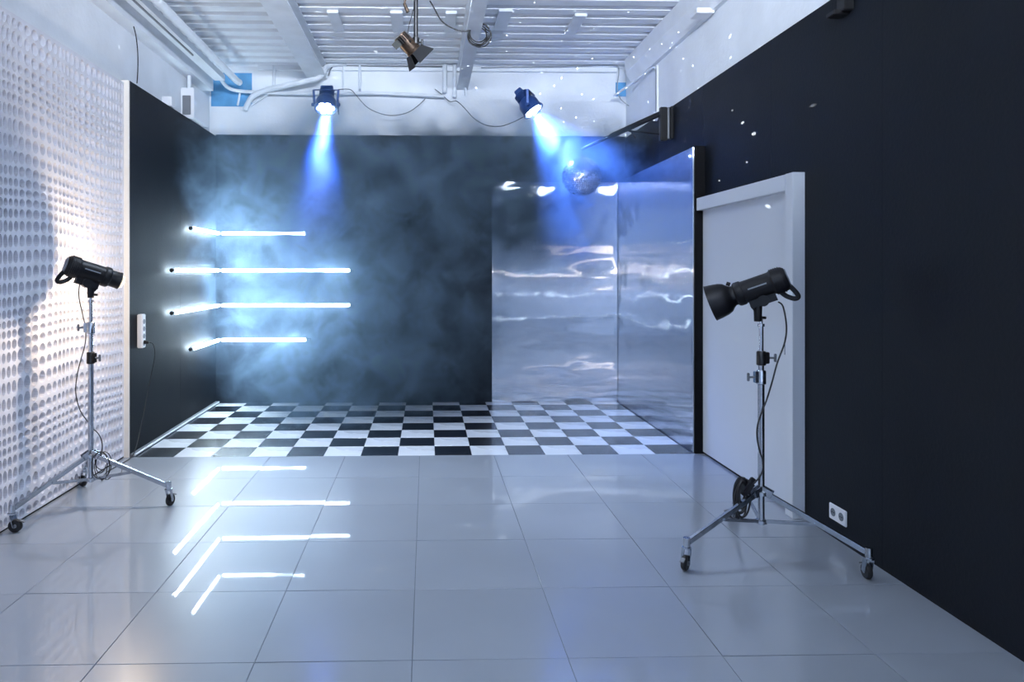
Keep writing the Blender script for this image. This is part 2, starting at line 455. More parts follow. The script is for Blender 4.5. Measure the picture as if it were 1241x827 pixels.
wavy_sheet('mirror_sheet', 'wavy polished metal sheet on the right wall beside the white door', 2.26, 2.505, lambda u, z, d: Vector((2.19 - d, YBB - .010 - u, z)), 8.4, 170, 190, .75)
tag(MB().bbox((2.19, 5.65, 0), (XRB - .0005, YBB - .001, 2.515), .002).build('backing_board', 'black_board', smooth=False),
    'thick black board edge standing between the wavy metal sheet and white door', 'board')

# ------------------------------------------------------------------ LED tubes
def led_tube(p0, p1, label, cap_at_start=True, wall='left'):
    p0 = Vector(p0); p1 = Vector(p1); d = (p1 - p0).normalized()
    t = thing('led_tube', label, 'light tube', (p0 + p1) / 2, 'glowing light tubes on the corner walls')
    a = p0 + d * .045; e = p1 - d * .012
    MB().lathe([(.0, 0), (.011, .002), (.0165, .008), (.0165, (e - a).length - .008), (.011, (e - a).length - .002), (.0, (e - a).length)], d, a, 14).build('glowing_tube', 'tube_glow', t)
    MB().cyl(p0, a + d * .004, .0185).build('end_cap', 'black', t)
    if not cap_at_start: pass
    MB().cyl(e - d * .003, p1, .0170).build('end_cap', 'white_plastic', t)
    off = Vector((-1, 0, 0)) if wall == 'left' else Vector((0, 1, 0))
    for f in (.30, .80):
        q = p0.lerp(p1, f); MB().cyl(q + off * .012, q + off * .055, .008).build('clip', 'black', t)
    return t
XT, YT = XLB + .055, YBB - .055
names = ['topmost', 'second from the top', 'third from the top', 'lowest']
for k, (z, ys, xe) in enumerate([(1.915, 6.93, -1.32), (1.50, 6.42, -.815), (1.108, 6.42, -.815), (.72, 6.93, -1.305)]):
    led_tube((XT, ys, z), (XT, YT - .02, z), 'glowing white light tube on the left wall, ' + names[k] + ' of four')
    led_tube((xe, YT, z), (XT + .02, YT, z), 'glowing white light tube on the black back wall, ' + names[k] + ' of four', wall='back')

# ------------------------------------------------------------------ light stands
def light_stand(label, loc, rot0, top, knobs):
    t = thing('light_stand', label, 'light stand', loc)
    L = Vector(loc); R0 = .49
    def W(x, y, z): return L + Vector((x, y, z))
    zl, zu = .18, .325
    b = MB(); b.cyl(W(0, 0, .16), W(0, 0, knobs[0][0]), .0165, seg=18); b.build('lower_tube', 'chrome', t)
    MB().cyl(W(0, 0, knobs[0][0] - .02), W(0, 0, knobs[1][0]), .0140, seg=16).build('middle_tube', 'chrome', t)
    MB().lathe([(.0115, 0), (.0115, top - knobs[1][0] - .05), (.017, top - knobs[1][0] - .05), (.017, top - knobs[1][0] - .035), (.008, top - knobs[1][0] - .035), (.008, top - knobs[1][0])], (0, 0, 1), W(0, 0, knobs[1][0]), 16).build('upper_tube', 'chrome', t)
    for (z, ang) in knobs:
        dx = Vector((math.cos(ang), math.sin(ang), 0))
        c = MB().lathe([(.019, -.04), (.024, -.036), (.024, .03), (.019, .036)], (0, 0, 1), W(0, 0, z), 18)
        c.bbox((-.012, .012, -.03), (.012, .040, .03), .003, Matrix.Rotation(ang - PI / 2, 3, 'Z'), W(0, 0, z))
        co = c.build('collar', 'chrome' if ang > 2 else 'black_metal', t)
        k = MB().cyl(W(0, 0, z) + dx * .038, W(0, 0, z) + dx * .066, .006)
        k.bar(W(0, 0, z - .022) + dx * .072, W(0, 0, z + .022) + dx * .072, .013, .012, .003)
        k.build('knob', 'grey_plastic', co)
    MB().lathe([(.018, 0), (.034, .003), (.034, .022), (.020, .03)], (0, 0, 1), W(0, 0, zu - .012), 18).build('leg_collar', 'chrome', t)
    MB().lathe([(.018, 0), (.030, .003), (.030, .018), (.020, .024)], (0, 0, 1), W(0, 0, zl - .015), 18).build('brace_collar', 'chrome', t)
    for i in range(3):
        a = rot0 + 2 * PI / 3 * i; d = Vector((math.cos(a), math.sin(a), 0)); s = Vector((-d.y, d.x, 0))
        p0 = W(0, 0, zu) + d * .030; p1 = W(0, 0, .135) + d * (R0 - .015)
        l = MB().bar(p0, p1, .020, .026)
        for o_ in (-1, 1): l.bbox((-.003, -.02, -.004), (.003, .02, .05), .001, frame_from(p0 - p1), p0 + s * o_ * .014 + d * .02)
        lo = l.build('leg', 'chrome', t)
        # brace from the lower collar to mid leg
        m = p0.lerp(p1, .50)
        br = MB().bar(W(0, 0, zl) + d * .026 + s * .006, m + s * .006 - Vector((0, 0, .012)), .006, .016, .001).bar(W(0, 0, zl) + d * .026 - s * .006, m - s * .006 - Vector((0, 0, .012)), .006, .016, .001)
        br.cyl(m - s * .016 - Vector((0, 0, .01)), m + s * .016 - Vector((0, 0, .01)), .006)
        br.build('brace', 'chrome', t)
        # caster: stem, fork, wheel, brake lever
        cs = p1 + d * .012
        sw = a + (1.3, .5, 2.2)[i]; h = Vector((math.cos(sw), math.sin(sw), 0)); g = Vector((-h.y, h.x, 0))
        wc = Vector((cs.x, cs.y, L.z + .0375)) + h * .018
        f = MB().cyl(cs + Vector((0, 0, .022)), cs - Vector((0, 0, .022)), .017)
        f.lathe([(.008, 0), (.024, .002), (.024, .010), (.012, .013)], (0, 0, 1), (cs.x, cs.y, cs.z - .034), 14)
        for o_ in (-1, 1):
            q0 = Vector((cs.x, cs.y, cs.z - .03)) + g * o_ * .017; q1 = wc + g * o_ * .017
            f.bar(q0, q1 - (q1 - q0).normalized() * -.004, .004, .030, .001)
        f.build('caster_fork', 'chrome', lo)
        wl_ = MB().lathe([(.014, -.012), (.033, -.012), (.0372, -.007), (.0372, .007), (.033, .012), (.014, .012)], g, wc, 24)
        wl_.build('wheel', 'rubber', lo)
        MB().cyl(wc - g * .0165, wc + g * .0165, .011).build('hub', 'grey_plastic', lo)
        MB().bar(wc + h * .024 + Vector((0, 0, .030)), wc + h * .052 + Vector((0, 0, .018)), .022, .006).build('brake_lever', 'grey_plastic', lo)
    return t
SR = U(922.5, 329, 3.67); SR.z = 0.0
SL = U(110.0, 329, 4.41); SL.z = 0.0
light_stand('wheeled chrome light stand with three legs in front of the white door', SR, math.radians(80), 1.25, [(.935, math.radians(185)), (1.035, math.radians(-5))])
light_stand('wheeled chrome light stand with three legs beside the dimpled white panel', SL, math.radians(0), 1.345, [(.945, math.radians(-20)), (1.135, math.radians(190))])

# ------------------------------------------------------------------ flash heads
def flash_head(label, c, axis, dish, mount_z):
    """c: centre of the body barrel, axis points out of the front"""
    t = thing('flash_head', label, 'studio flash', (c.x, c.y, mount_z))
    ax = Vector(axis).normalized(); R = frame_from(ax)          # local y is the up side
    before = set(C.objects)
    b = MB()
    b.lathe([(.030, -.142), (.050, -.140), (.060, -.128), (.064, -.105), (.064, -.075), (.058, -.068), (.056, -.060),
             (.056, .070), (.060, .072), (.0615, .080), (.0615, .100), (.058, .108), (.052, .112)], ax, c, 28)
    b.build('barrel', 'black', t)
    # rear control plate
    MB().lathe([(.0, -.147), (.044, -.146), (.046, -.140)], ax, c, 24).build('rear_panel', 'grey_plastic', t)
    # cooling ribs round the rear hood
    r = MB()
    for k in range(5): r.lathe([(.060, -.118 + k * .010), (.066, -.118 + k * .010), (.066, -.114 + k * .010), (.060, -.114 + k * .010)], ax, c, 24)
    r.build('cooling_rib', 'black', t)
    # printed side strip (towards the camera)
    side = R @ Vector((1, 0, 0)); 
    if side.y > 0: side = -side
    upv = ax.cross(side)
    if upv.z < 0: upv = -upv
    Rp = Matrix((ax, upv, side)).transposed()
    MB().box((-.045, .004, .0535), (.045, .011, .0568), Rp, c).build('side_print', 'print', t, smooth=False)
    # loop handle at the rear underside
    down = -(R @ Vector((0, 1, 0)))
    if down.z > 0: down = -down
    hp = [c - ax * .085 + down * .045, c - ax * .104 + down * .082, c - ax * .135 + down * .108, c - ax * .154 + down * .104, c - ax * .150 + down * .075, c - ax * .134 + down * .036]
    MB().tube(hp, .0125, 8, 5).build('handle', 'black', t)
    # tilting bracket and stand clamp
    m = Vector((c.x, c.y, 0))
    pz = mount_z
    br = MB()
    br.bbox((-.024, -.055, -.060), (.024, -.085, .060), .004, R, c) if down.dot(R @ Vector((0, 1, 0))) < 0 else br.bbox((-.024, .055, -.06), (.024, .085, .06), .004, R, c)
    br.cyl(c + down * .07 + side * .036, c + down * .07 - side * .036, .028)
    br.cyl((c.x, c.y, pz), (c.x, c.y, c.z - .06), .018, .022)
    br.build('tilt_bracket', 'black', t)
    kn = MB().cyl(c + down * .07 - side * .03 + ax * .0, c + down * .085 + ax * (.045), .010).cyl(c + down * .083 + ax * .038, c + down * .09 + ax * .062, .017)
    kn.build('tilt_knob', 'black', t)
    MB().cyl((c.x, c.y, pz + .02), (c.x + .04, c.y, pz + .018), .007).build('clamp_screw', 'black', t)
    if dish:
        d = MB().lathe([(.052, .100), (.050, .122), (.058, .134), (.074, .150), (.083, .172), (.089, .205), (.092, .232), (.094, .238), (.091, .238), (.085, .205), (.077, .172), (.060, .150), (.030, .140), (.0, .140)], ax, c, 36)
        d.build('reflector_dish', 'black', t)
        MB().cyl(c + ax * .115 - down * .058, c + ax * .130 - down * .070, .010).build('lock_button', 'black', t)
    else:
        d = MB().lathe([(.050, .100), (.050, .11), (.0505, .160), (.053, .165), (.053, .171), (.047, .171), (.045, .15), (.0, .140)], ax, c, 30)
        d.build('reflector_tube', 'black', t)
        g = MB().lathe([(.030, .140), (.036, .155), (.044, .173), (.043, .181), (.034, .189), (.018, .194), (.0, .196)], ax, c, 24)
        g.build('glass_dome', 'dome_glow', t)
    for o_ in set(C.objects) - before:
        k_ = 1.05; q_ = (c - Vector((c.x, c.y, mount_z))) * (1 - k_)     # enlarge about the barrel centre
        o_.scale = (k_, k_, k_); o_.location = q_
    return t, ax
hr, axr = flash_head('black flash head with wide round reflector aimed away from the door', SR + Vector((-.018, 0, 1.405)), (-.80, .40, -.34), True, 1.235)
hl, axl = flash_head('black flash head with short tube reflector beside the dimpled panel', SL + Vector((.0, 0, 1.485)), (.72, .52, -.30), False, 1.33)
# light of the left flash head's modelling lamp
pl = bpy.data.lights.new('modelling_lamp', 'POINT'); pl.energy = 34; pl.color = (1.0, .78, .54); pl.shadow_soft_size = .012
plo = bpy.data.objects.new('modelling_lamp', pl); C.objects.link(plo); plo.location = SL + Vector((0, 0, 1.485)) + axl * .250

# ------------------------------------------------------------------ cables
def cable(pts, label, r=.0035, m='cable', smooth=8, name='cable', extra=None):
    b = MB().tube(pts, r, 6, smooth)
    if extra: extra(b)
    return tag(b.build(name, m), label, 'cable')
DR, DL = 3.67, 4.41
pts = [U(943, 366, DR), U(949, 372, DR - .01), U(953, 395, DR - .02), U(951, 415, DR - .02), U(942, 440, DR - .02), U(936, 462, DR - .02), U(929, 485, DR - .02), U(919, 512, DR - .035), U(917.5, 530, DR - .035), U(921, 548, DR - .035), U(925, 560, DR - .03), U(924, 572, DR - .02), U(915, 585, DR - .03), U(905, 592, DR - .02)]
cable(pts, 'black power cable hanging from the flash head with the wide reflector', .0042)
def coil(c, n, rx, rz, label, tilt=0.3, r=.0038, tail=None, seed=1):
    q = random.Random(seed); pts = []
    for k in range(n * 14):
        a = 2 * PI * k / 14; s = .85 + .25 * math.sin(k * .23 + seed) 
        pts.append(c + Vector((rx * s * math.cos(a), .022 * math.sin(k * .31) + tilt * rx * math.cos(a), rz * s * math.sin(a) - .01 * math.sin(k * .17))))
    if tail: pts += tail
    return cable(pts, label, r, smooth=2, name='cable_coil')
coil(U(899, 601, DR + .0) + Vector((0, -.0, 0)), 8, .040, .095, 'black coiled power cable bundled on the stand before the door', .4, .0050, seed=2)
# velcro strap and plug ends of the bundle
tg = MB().bbox((-.016, -.035, -.035), (.016, .035, .035), .006, Matrix.Rotation(.6, 3, 'Y'), U(905, 590, DR))
tg.bar(U(899, 600, DR), U(914, 580, DR), .022, .030, .004).bar(U(893, 607, DR), U(889, 622, DR), .016, .030, .004)
tag(tg.build('cable_strap', 'rubber'), 'black strap and plug holding the coiled cable by the door', 'strap')
pts = [U(99, 340, DL), U(96, 348, DL), U(96, 362, DL), U(101, 385, DL), U(104, 400, DL + .02), U(103, 418, DL + .02), U(98, 436, DL + .02), U(93, 458, DL + .02), U(92, 478, DL + .02), U(97, 497, DL + .02), U(106, 511, DL + .04), U(112, 519, DL + .04), U(120, 527, DL), U(124, 540, DL), U(122, 556, DL)]
cable(pts, 'thin black power cable hanging from the flash head by the dimpled panel')
coil(U(123, 562, DL), 4, .050, .085, 'loosely coiled thin black cable hanging on the stand by the dimpled panel', .2, .0028, tail=[U(131, 560, DL), U(128, 582, DL), U(136, 577, DL), U(147, 573, DL + .2), U(148, 562, DL + .5)], seed=5)

# power strip on the left black wall and its cable
ps = thing('power_strip', 'white power strip mounted upright on the dark left wall', 'power strip', (XLB, 5.83, .86))
MB().bbox((XLB, 5.795, .857), (XLB + .045, 5.865, 1.136), .006).build('strip_body', 'white_plastic', ps)
for k in range(4):
    z = .895 + k * .06
    MB().lathe([(.021, 0), (.021, .002), (.018, .002)], (1, 0, 0), (XLB + .0448, 5.83, z), 16).build('socket', 'socket', ps)
MB().cyl((XLB + .045, 5.83, .905), (XLB + .085, 5.83, .900), .017, .010).build('plug', 'black', ps)
cable([(XLB + .08, 5.83, .900), (XLB + .115, 5.84, .885), (XLB + .12, 5.86, .78), (XLB + .075, 5.86, .55), (XLB + .05, 5.80, .30), (XLB + .03, 5.72, .08), (XLB + .03, 5.62, .012), (XLB + .03, 5.45, .006), (-2.36, 5.2, .006), (-2.30, 5.0, .006)], 'black cable plugged into the white power strip and running down to the floor', .0035)

# wall socket on the right wall
so = thing('wall_socket', 'white double wall socket low on the dark right wall', 'socket', (XRB, 3.80, .148))
MB().bbox((XRB - .010, 3.722, .104), (XRB, 3.878, .190), .003).build('face_plate', 'white_plastic', so)
for y in (3.762, 3.838):
    s_ = MB().lathe([(.0225, 0), (.0225, .002), (.0195, .002), (.019, .0005), (.0, .0005)], (-1, 0, 0), (XRB - .0098, y, .147), 22).build('socket', 'socket', so)
    MB().cyl((XRB - .011, y - .008, .147), (XRB - .0135, y - .008, .147), .003).cyl((XRB - .011, y + .008, .147), (XRB - .0135, y + .008, .147), .003).build('contact', 'black', s_)

# ------------------------------------------------------------------ mirror ball on its wall arm
BC = U(705, 214, 7.1); BR = 23.6 * 7.1 / F
ball = thing('mirror_ball', 'silver mirror ball hanging before the wavy metal sheet', 'mirror ball', BC)
MB().lathe([(0 if abs(math.sin(a)) < 1e-6 else (BR - .004) * math.sin(a), -(BR - .004) * math.cos(a)) for a in [PI * k / 16 for k in range(17)]], (0, 0, 1), BC, 32).build('core', 'ball_core', ball)
fb = MB(); rows = 30
for i in range(rows):
    t0 = PI * (i + .07) / rows; t1 = PI * (i + .93) / rows; tm = (t0 + t1) / 2
    nn = max(6, int(2 * PI * math.sin(tm) / (PI / rows)))
    for k in range(nn):
        p0 = 2 * PI * (k + .07) / nn; p1 = 2 * PI * (k + .93) / nn
        q = []
        nrm = Vector((math.sin(tm) * math.cos((p0 + p1) / 2), math.sin(tm) * math.sin((p0 + p1) / 2), math.cos(tm)))
        jit = Vector((rnd.gauss(0, .09), rnd.gauss(0, .09), rnd.gauss(0, .09)))
        for (tt, pp) in ((t0, p0), (t1, p0), (t1, p1), (t0, p1)):
            dv = Vector((math.sin(tt) * math.cos(pp), math.sin(tt) * math.sin(pp), math.cos(tt)))
            off = (dv - nrm).dot(jit) * BR
            q.append(BC + dv * BR + nrm * off)
        ctr = BC + nrm * (BR - .006)
        fb.add(q, [(0, 1, 2, 3)])
fo = fb.build('mirror_facets', 'facet', ball, smooth=False); fo['kind'] = 'stuff'
MB().lathe([(.030, 0), (.028, .010), (.012, .014), (.010, .030)], (0, 0, 1), BC + Vector((0, 0, BR - .002)), 18).build('cap', 'chrome', ball)
tip = U(708, 181, 7.1)
MB().cyl(BC + Vector((0, 0, BR + .02)), (BC.x, BC.y, tip.z - .015), .003).lathe([(.006, 0), (.012, .004), (.012, .020), (.006, .024)], (0, 0, 1), (BC.x, BC.y, tip.z - .05), 10).build('hanging_rod', 'chrome', ball)

arm = thing('ball_bracket', 'black swivelling wall arm holding the mirror ball', 'wall arm', (XRB, 6.42, 2.85))
yA = 6.42
MB().bbox((XRB - .022, yA - .04, 2.715), (XRB, yA + .04, 3.015), .004).build('wall_plate', 'black_metal', arm)
MB().bbox((XRB - .115, yA - .028, 2.70), (XRB - .050, yA + .028, 3.01), .006).build('pivot_block', 'black_metal', arm)
MB().cyl((XRB - .035, yA, 2.72), (XRB - .035, yA, 3.01), .012).build('pivot_rod', 'grey_plastic', arm)
A0 = Vector((XRB - .08, yA, 2.965)); A1 = Vector((BC.x, BC.y, tip.z + .0))
b = MB().cyl(A0, A0.lerp(A1, .62), .026).cyl(A0.lerp(A1, .55), A1, .017)
b.build('boom', 'black_metal', arm)
qs = A0.lerp(A1, .40)
MB().cyl(Vector((XRB - .09, yA, 2.76)), qs - Vector((0, 0, .03)), .009).build('strut', 'black_metal', arm)
MB().lathe([(.025, -.022), (.027, 0), (.025, .022)], A1 - A0, qs, 14).cyl(qs, qs + Vector((.06, -.02, -.10)), .008).build('clamp', 'black_metal', arm)
MB().lathe([(.022, -.03), (.024, 0), (.022, .03)], A1 - A0, A0.lerp(A1, .60), 14).build('clamp', 'black_metal', arm)
mo = MB().cyl(A1 + Vector((0, 0, .016)), A1 - Vector((0, 0, .050)), .016, .010); mo.build('swivel_hook', 'chrome', arm)

# ------------------------------------------------------------------ blue stage spots
def stage_spot(label, c, axis, wide, power, ang, col, clamp_to):
    t = thing('stage_spot', label, 'stage light', c, 'blue stage spots by the ceiling')
    ax = Vector(axis).normalized(); R = frame_from(ax); before = set(C.objects)
    MB().lathe([(.045, -.085), (.066, -.082), (.080, -.050), (.088, -.040), (.088, .028), (.098, .034), (.098, .048), (.086, .048), (.084, .036), (.0, .034)], ax, c, 26).build('housing', 'blue_body', t)
    pr = [(.0, -.150), (.050, -.150)]
    for k in range(5): pr += [(.066, -.148 + k * .012), (.066, -.144 + k * .012), (.050, -.143 + k * .012), (.050, -.137 + k * .012)]
    MB().lathe(pr + [(.05, -.085)], ax, c, 22).build('heat_sink', 'blue_body', t)
    MB().bbox((-.055, -.035, -.19), (.055, .035, -.13), .006, R, c).build('power_box', 'blue_body', t)
    for k in range(7):
        a = 2 * PI * k / 6; q = c + (R @ Vector((math.cos(a), math.sin(a), 0))) * (.055 if k < 6 else 0) + ax * .036
        MB().lathe([(.021, 0), (.022, .008), (.016, .013), (.0, .015)], ax, q, 14).build('led_lens', 'led', t)
    sd = R @ Vector((1, 0, 0))
    y = MB()
    top = c + Vector((0, 0, .16))
    for s_ in (-1, 1):
        y.bar(c + sd * s_ * .100, c + sd * s_ * .108 + Vector((0, 0, .13)), .022, .006, .001)
        y.cyl(c + sd * s_ * .092, c + sd * s_ * .125, .016)
    y.bar(c - sd * .108 + Vector((0, 0, .13)), c + sd * .108 + Vector((0, 0, .13)), .022, .006, .001)
    y.build('yoke', 'blue_body', t)
    k = MB().cyl(c + Vector((0, 0, .13)), clamp_to, .008); k.bbox((-.02, -.018, -.022), (.02, .018, .022), .003, None, clamp_to)
    k.cyl(clamp_to - Vector((.045, 0, 0)), clamp_to + Vector((.045, 0, 0)), .005)
    k.build('clamp', 'black_metal', t)
    # side barn flap
    MB().bbox((.105, -.05, -.03), (.113, .04, .07), .002, R, c).build('barn_door', 'blue_body', t)
    for o_ in set(C.objects) - before:
        if o_.type == 'MESH' and o_.name.split('.')[0] != 'clamp': o_.scale = (1.2, 1.2, 1.2)
    for (pw, an, cl) in ((power, ang, col), (power * (.5 if wide < 2 else .6), ang * wide, (.03, .20, 1.0) if wide < 2 else (.14, .30, 1.0))):
        l = bpy.data.lights.new('stage_spot_lamp', 'SPOT'); l.energy = pw; l.color = cl; l.spot_size = math.radians(an); l.spot_blend = 1.0; l.shadow_soft_size = .05
        lo = bpy.data.objects.new('stage_spot_lamp', l); C.objects.link(lo); lo.location = c + ax * .075
        lo.rotation_euler = (-ax).to_track_quat('Z', 'Y').to_euler()
    return t
C1 = U(395, 127, 7.35); C2 = U(643, 130, 7.3)
stage_spot('blue stage spot facing straight down, above the four glowing tubes', C1, (.0, -.42, -.9), 1.6, 2400, 22, (.36, .42, 1.0), Vector((C1.x, 7.868, 3.485)))
stage_spot('blue stage spot tilted towards the mirror ball', C2, (BC - C2), 4.0, 2100, 18, (.70, .76, 1.0), Vector((C2.x + .05, 7.915, C2.z + .17)))

# flecks thrown by the mirror ball: narrow beams of light leaving the ball
fl = bpy.data.lights.new('mirror_ball_flecks', 'POINT'); fl.energy = 28.0; fl.color = (.85, .92, 1.0); fl.shadow_soft_size = 0.0
fl.use_nodes = True
nt = fl.node_tree; em = [n_ for n_ in nt.nodes if n_.type == 'EMISSION'][0]
tc = nt.nodes.new('ShaderNodeTexCoord'); vo = nt.nodes.new('ShaderNodeTexVoronoi'); vo.inputs['Scale'].default_value = 15; vo.inputs['Randomness'].default_value = .9
nt.links.new(tc.outputs['Normal'], vo.inputs['Vector'])
lt = nt.nodes.new('ShaderNodeMapRange'); lt.inputs['From Min'].default_value = .09; lt.inputs['From Max'].default_value = .06
lt.inputs['To Min'].default_value = 0; lt.inputs['To Max'].default_value = 60
nt.links.new(vo.outputs['Distance'], lt.inputs['Value']); nt.links.new(lt.outputs['Result'], em.inputs['Strength'])
flo = bpy.data.objects.new('mirror_ball_flecks', fl); C.objects.link(flo); flo.location = BC + Vector((-.10, -.16, .20))

# ------------------------------------------------------------------ hanging fresnel lamp with barn doors
dH = 3.6
hp = U(504, 52, dH)
fl_ = thing('barn_door_lamp', 'small black and brass lamp with barn doors on a ceiling pole', 'lamp', (hp.x, hp.y, hp.z))
MB().cyl((hp.x, hp.y, hp.z), (hp.x, hp.y, ZC - .04), .0115, seg=14).build('pole', 'black_metal', fl_)
MB().lathe([(.013, 0), (.018, .004), (.018, .035), (.013, .04)], (0, 0, 1), (hp.x, hp.y, hp.z - .01), 14).cyl((hp.x, hp.y, hp.z + .005), (hp.x + .035, hp.y, hp.z + .005), .005).cyl((hp.x + .032, hp.y, hp.z + .018), (hp.x + .032, hp.y, hp.z - .010), .006).build('pole_clamp', 'black_metal', fl_)
lc = U(494, 54, dH); la = Vector((.62, .25, -.62)).normalized()
MB().lathe([(.020, -.065), (.036, -.060), (.040, -.03), (.040, .035), (.044, .037), (.044, .048), (.038, .048), (.034, .02), (.0, .015)], la, lc, 20).build('housing', 'brass', fl_)
Rl = frame_from(la)
v = MB()
for k in range(6): v.bbox((-.044, .012 - k * .012, -.055), (.044, .016 - k * .012, -.02), .001, Rl, lc)
v.build('cooling_fin', 'black_metal', fl_)
for (a, sx) in ((0, .05), (PI / 2, .04), (PI, .05), (3 * PI / 2, .04)):
    Rr = Rl @ Matrix.Rotation(a, 3, 'Z') @ Matrix.Translation((0, 0, 0)).to_3x3()
    Rf = Rr @ Matrix.Rotation(.50, 3, 'Y')
    MB().extrude([(0, -sx * .6), (0, sx * .6), (.0, sx * .6), (.001, sx * .6), (.001, -sx * .6)], .001, Rf, lc)  # hinge line
    e = lc + Rr @ Vector((.042, 0, .048))
    MB().add([e + Rf @ Vector(q) for q in ((0, -sx * .7, 0), (0, sx * .7, 0), (0, sx * 1.1, .065), (0, -sx * 1.1, .065), (.002, -sx * .7, 0), (.002, sx * .7, 0), (.002, sx * 1.1, .065), (.002, -sx * 1.1, .065))],
             [(0, 3, 2, 1), (4, 5, 6, 7), (0, 1, 5, 4), (1, 2, 6, 5), (2, 3, 7, 6), (3, 0, 4, 7)]).build('barn_door', 'black', fl_, smooth=False)
MB().tube([lc + Rl @ Vector((-.046, 0, 0)), lc + Vector((-.02, 0, .055)), (hp.x, hp.y, hp.z + .0), ], .005, 8, 4).tube([lc + Rl @ Vector((.046, 0, 0)), lc + Vector((.03, 0, .03)), (hp.x, hp.y, hp.z - .005)], .005, 8, 4).build('yoke', 'black_metal', fl_)
MB().lathe([(.0, .012), (.030, .016), (.026, .030), (.0, .036)], la, lc, 18).build('lens', 'glass', fl_)
cable([U(493, 46, dH), U(496, 30, dH), U(500, 14, dH), U(502, -10, dH), Vector((hp.x - .012, hp.y, 3.7))], 'thin black cable running up from the barn door lamp', .0022)
pgc = U(492, 9, dH)
pg = MB().cyl(pgc + Vector((.01, 0, -.025)), pgc + Vector((-.008, 0, .02)), .010, .008).cyl(pgc + Vector((-.008, 0, .02)), pgc + Vector((.02, 0, .09)), .003)
pg.tube([pgc + Vector((-.01, 0, .02)), pgc + Vector((-.004, 0, .08)), pgc + Vector((.03, 0, .2)), (hp.x - .01, hp.y, 3.5)], .002, 6, 4)
tag(pg.build('safety_hook', 'brass'), 'small brass plug dangling left of the lamp pole', 'plug')

# ------------------------------------------------------------------ cables under the ceiling
dC = 6.0
cable([U(516, -8, dC), U(525, 8, dC), U(535, 25, dC), U(548, 34, dC), U(562, 38, dC), U(574, 35, dC), U(582, 30, dC), U(586, 20, dC), U(586, 0, dC), U(584, -25, dC)], 'black cable looping from the ceiling to the coil beside the steel beam', .0055)
pts = []
cc = U(580, 43, dC)
for k in range(6 * 16):
    a = 2 * PI * k / 16 + .6; s_ = 1 - .05 * (k // 16)
    ph = (k // 16) * .9
    pts.append(cc + Vector((.098 * s_ * math.cos(a) + .012 * math.cos(ph), .012 * math.sin(k * .2), .098 * s_ * math.sin(a) + .014 * math.sin(ph * 1.7))))
cable(pts, 'round coil of black cable hanging beneath the steel beam', .005, smooth=2, name='cable_coil')
dB = 7.72
cable([U(402, 120, 7.4), U(403, 113, 7.45), U(408, 109, 7.5), U(424, 108.5, dB), U(432, 116, dB), U(445, 130, dB), U(462, 138, dB), U(478, 140, dB), U(495, 136, dB), U(508, 127, 7.82), U(515, 120, 7.885)], 'black cable sagging from the left blue stage spot along the white wall', .0045)
cable([U(527, 108, 7.90), U(536, 115, 7.90), U(545, 123, 7.86), U(553, 122.5, dB), U(562, 130, dB), U(575, 144, dB), U(590, 152, dB), U(607, 153, 7.6), U(622, 148, 7.5), U(634, 142, 7.4)], 'black cable sagging across the white wall to the right blue stage spot', .0045)
cable([U(162, 32, 5.55), U(165, 45, 5.6), U(167, 65, 5.62), U(167, 85, 5.63), U(166, 101, 5.64)], 'short dark cable hanging down the white wall above the black boarding', .005)

# ------------------------------------------------------------------ pipes and fittings
def pipe(pts, r, label, name='pipe', m='pipe', smooth=0, cat='pipe'):
    return tag(MB().tube(pts, r, 10, smooth).build(name, m), label, cat)
pipe([(-2.06, -3.9, 3.56), (-2.06, 7.62, 3.56), (-2.05, 7.70, 3.56)], .036, 'thick white pipe running under the ceiling along the left wall')
tr = MB().box((-2.26, -3.9, 3.525), (-2.15, 7.5, 3.545)).box((-2.26, -3.9, 3.545), (-2.245, 7.5, 3.585)).box((-2.165, -3.9, 3.545), (-2.15, 7.5, 3.585))
tag(tr.build('cable_tray', 'beam', smooth=False), 'long white cable tray under the ceiling between the pipe and left wall', 'cable tray')
tag(MB().box((-2.195, -3.9, 3.510), (-2.185, 6.6, 3.5245)).build('cable', 'grey_plastic', smooth=False), 'dark line of cable fixed beneath the white cable tray', 'cable')
pipe([(-2.20, 7.5, 3.55), (-2.18, 7.82, 3.52), (-1.9, 7.88, 3.50), (-1.2, 7.89, 3.49), (-.6, 7.89, 3.50), (.20, 7.89, 3.47)], .020, 'white conduit running level along the back wall below the ceiling', smooth=4)
pipe([U(297, 133, 7.85), U(305, 118, 7.82), U(318, 111, 7.8), U(345, 104, 7.75), U(372, 98, 7.72), U(385, 95, 7.72), U(392, 88, 7.75), U(395, 82, 7.8), U(402, 78, 7.85), U(420, 77, 7.88)], .030, 'bent white pipe crossing the back wall diagonally beneath the steel beam', smooth=5)
pipe([U(298, 132, 7.88), U(325, 114, 7.88)], .010, 'thin white brace behind the bent pipe in the back left corner')
for i, (px_, y0, y1, r) in enumerate([(332, 76, 111, .018), (416, 74, 109, .009), (436, 74, 109, .014), (539, 75, 112, .026), (551, 75, 118, .022), (564, 78, 116, .008)]):
    lb = ['white upright pipe left of the first steel beam', 'thinnest white upright rod above the left stage spot cable', 'white upright rod just right of the thinnest one',
          'wide white upright pipe left of the cable coil', 'white upright pipe between the wide pipe and second beam', 'thin white upright conduit touching the second steel beam'][i]
    tag(MB().cyl(U(px_, y0, 7.88), U(px_, y1, 7.88), r).build('pipe', 'pipe'), lb, 'pipe', 'white upright pipes on the back wall')
pipe([U(291, 112, 7.85), U(288, 128, 7.86)], .012, 'short white hanger rod in the back left corner')
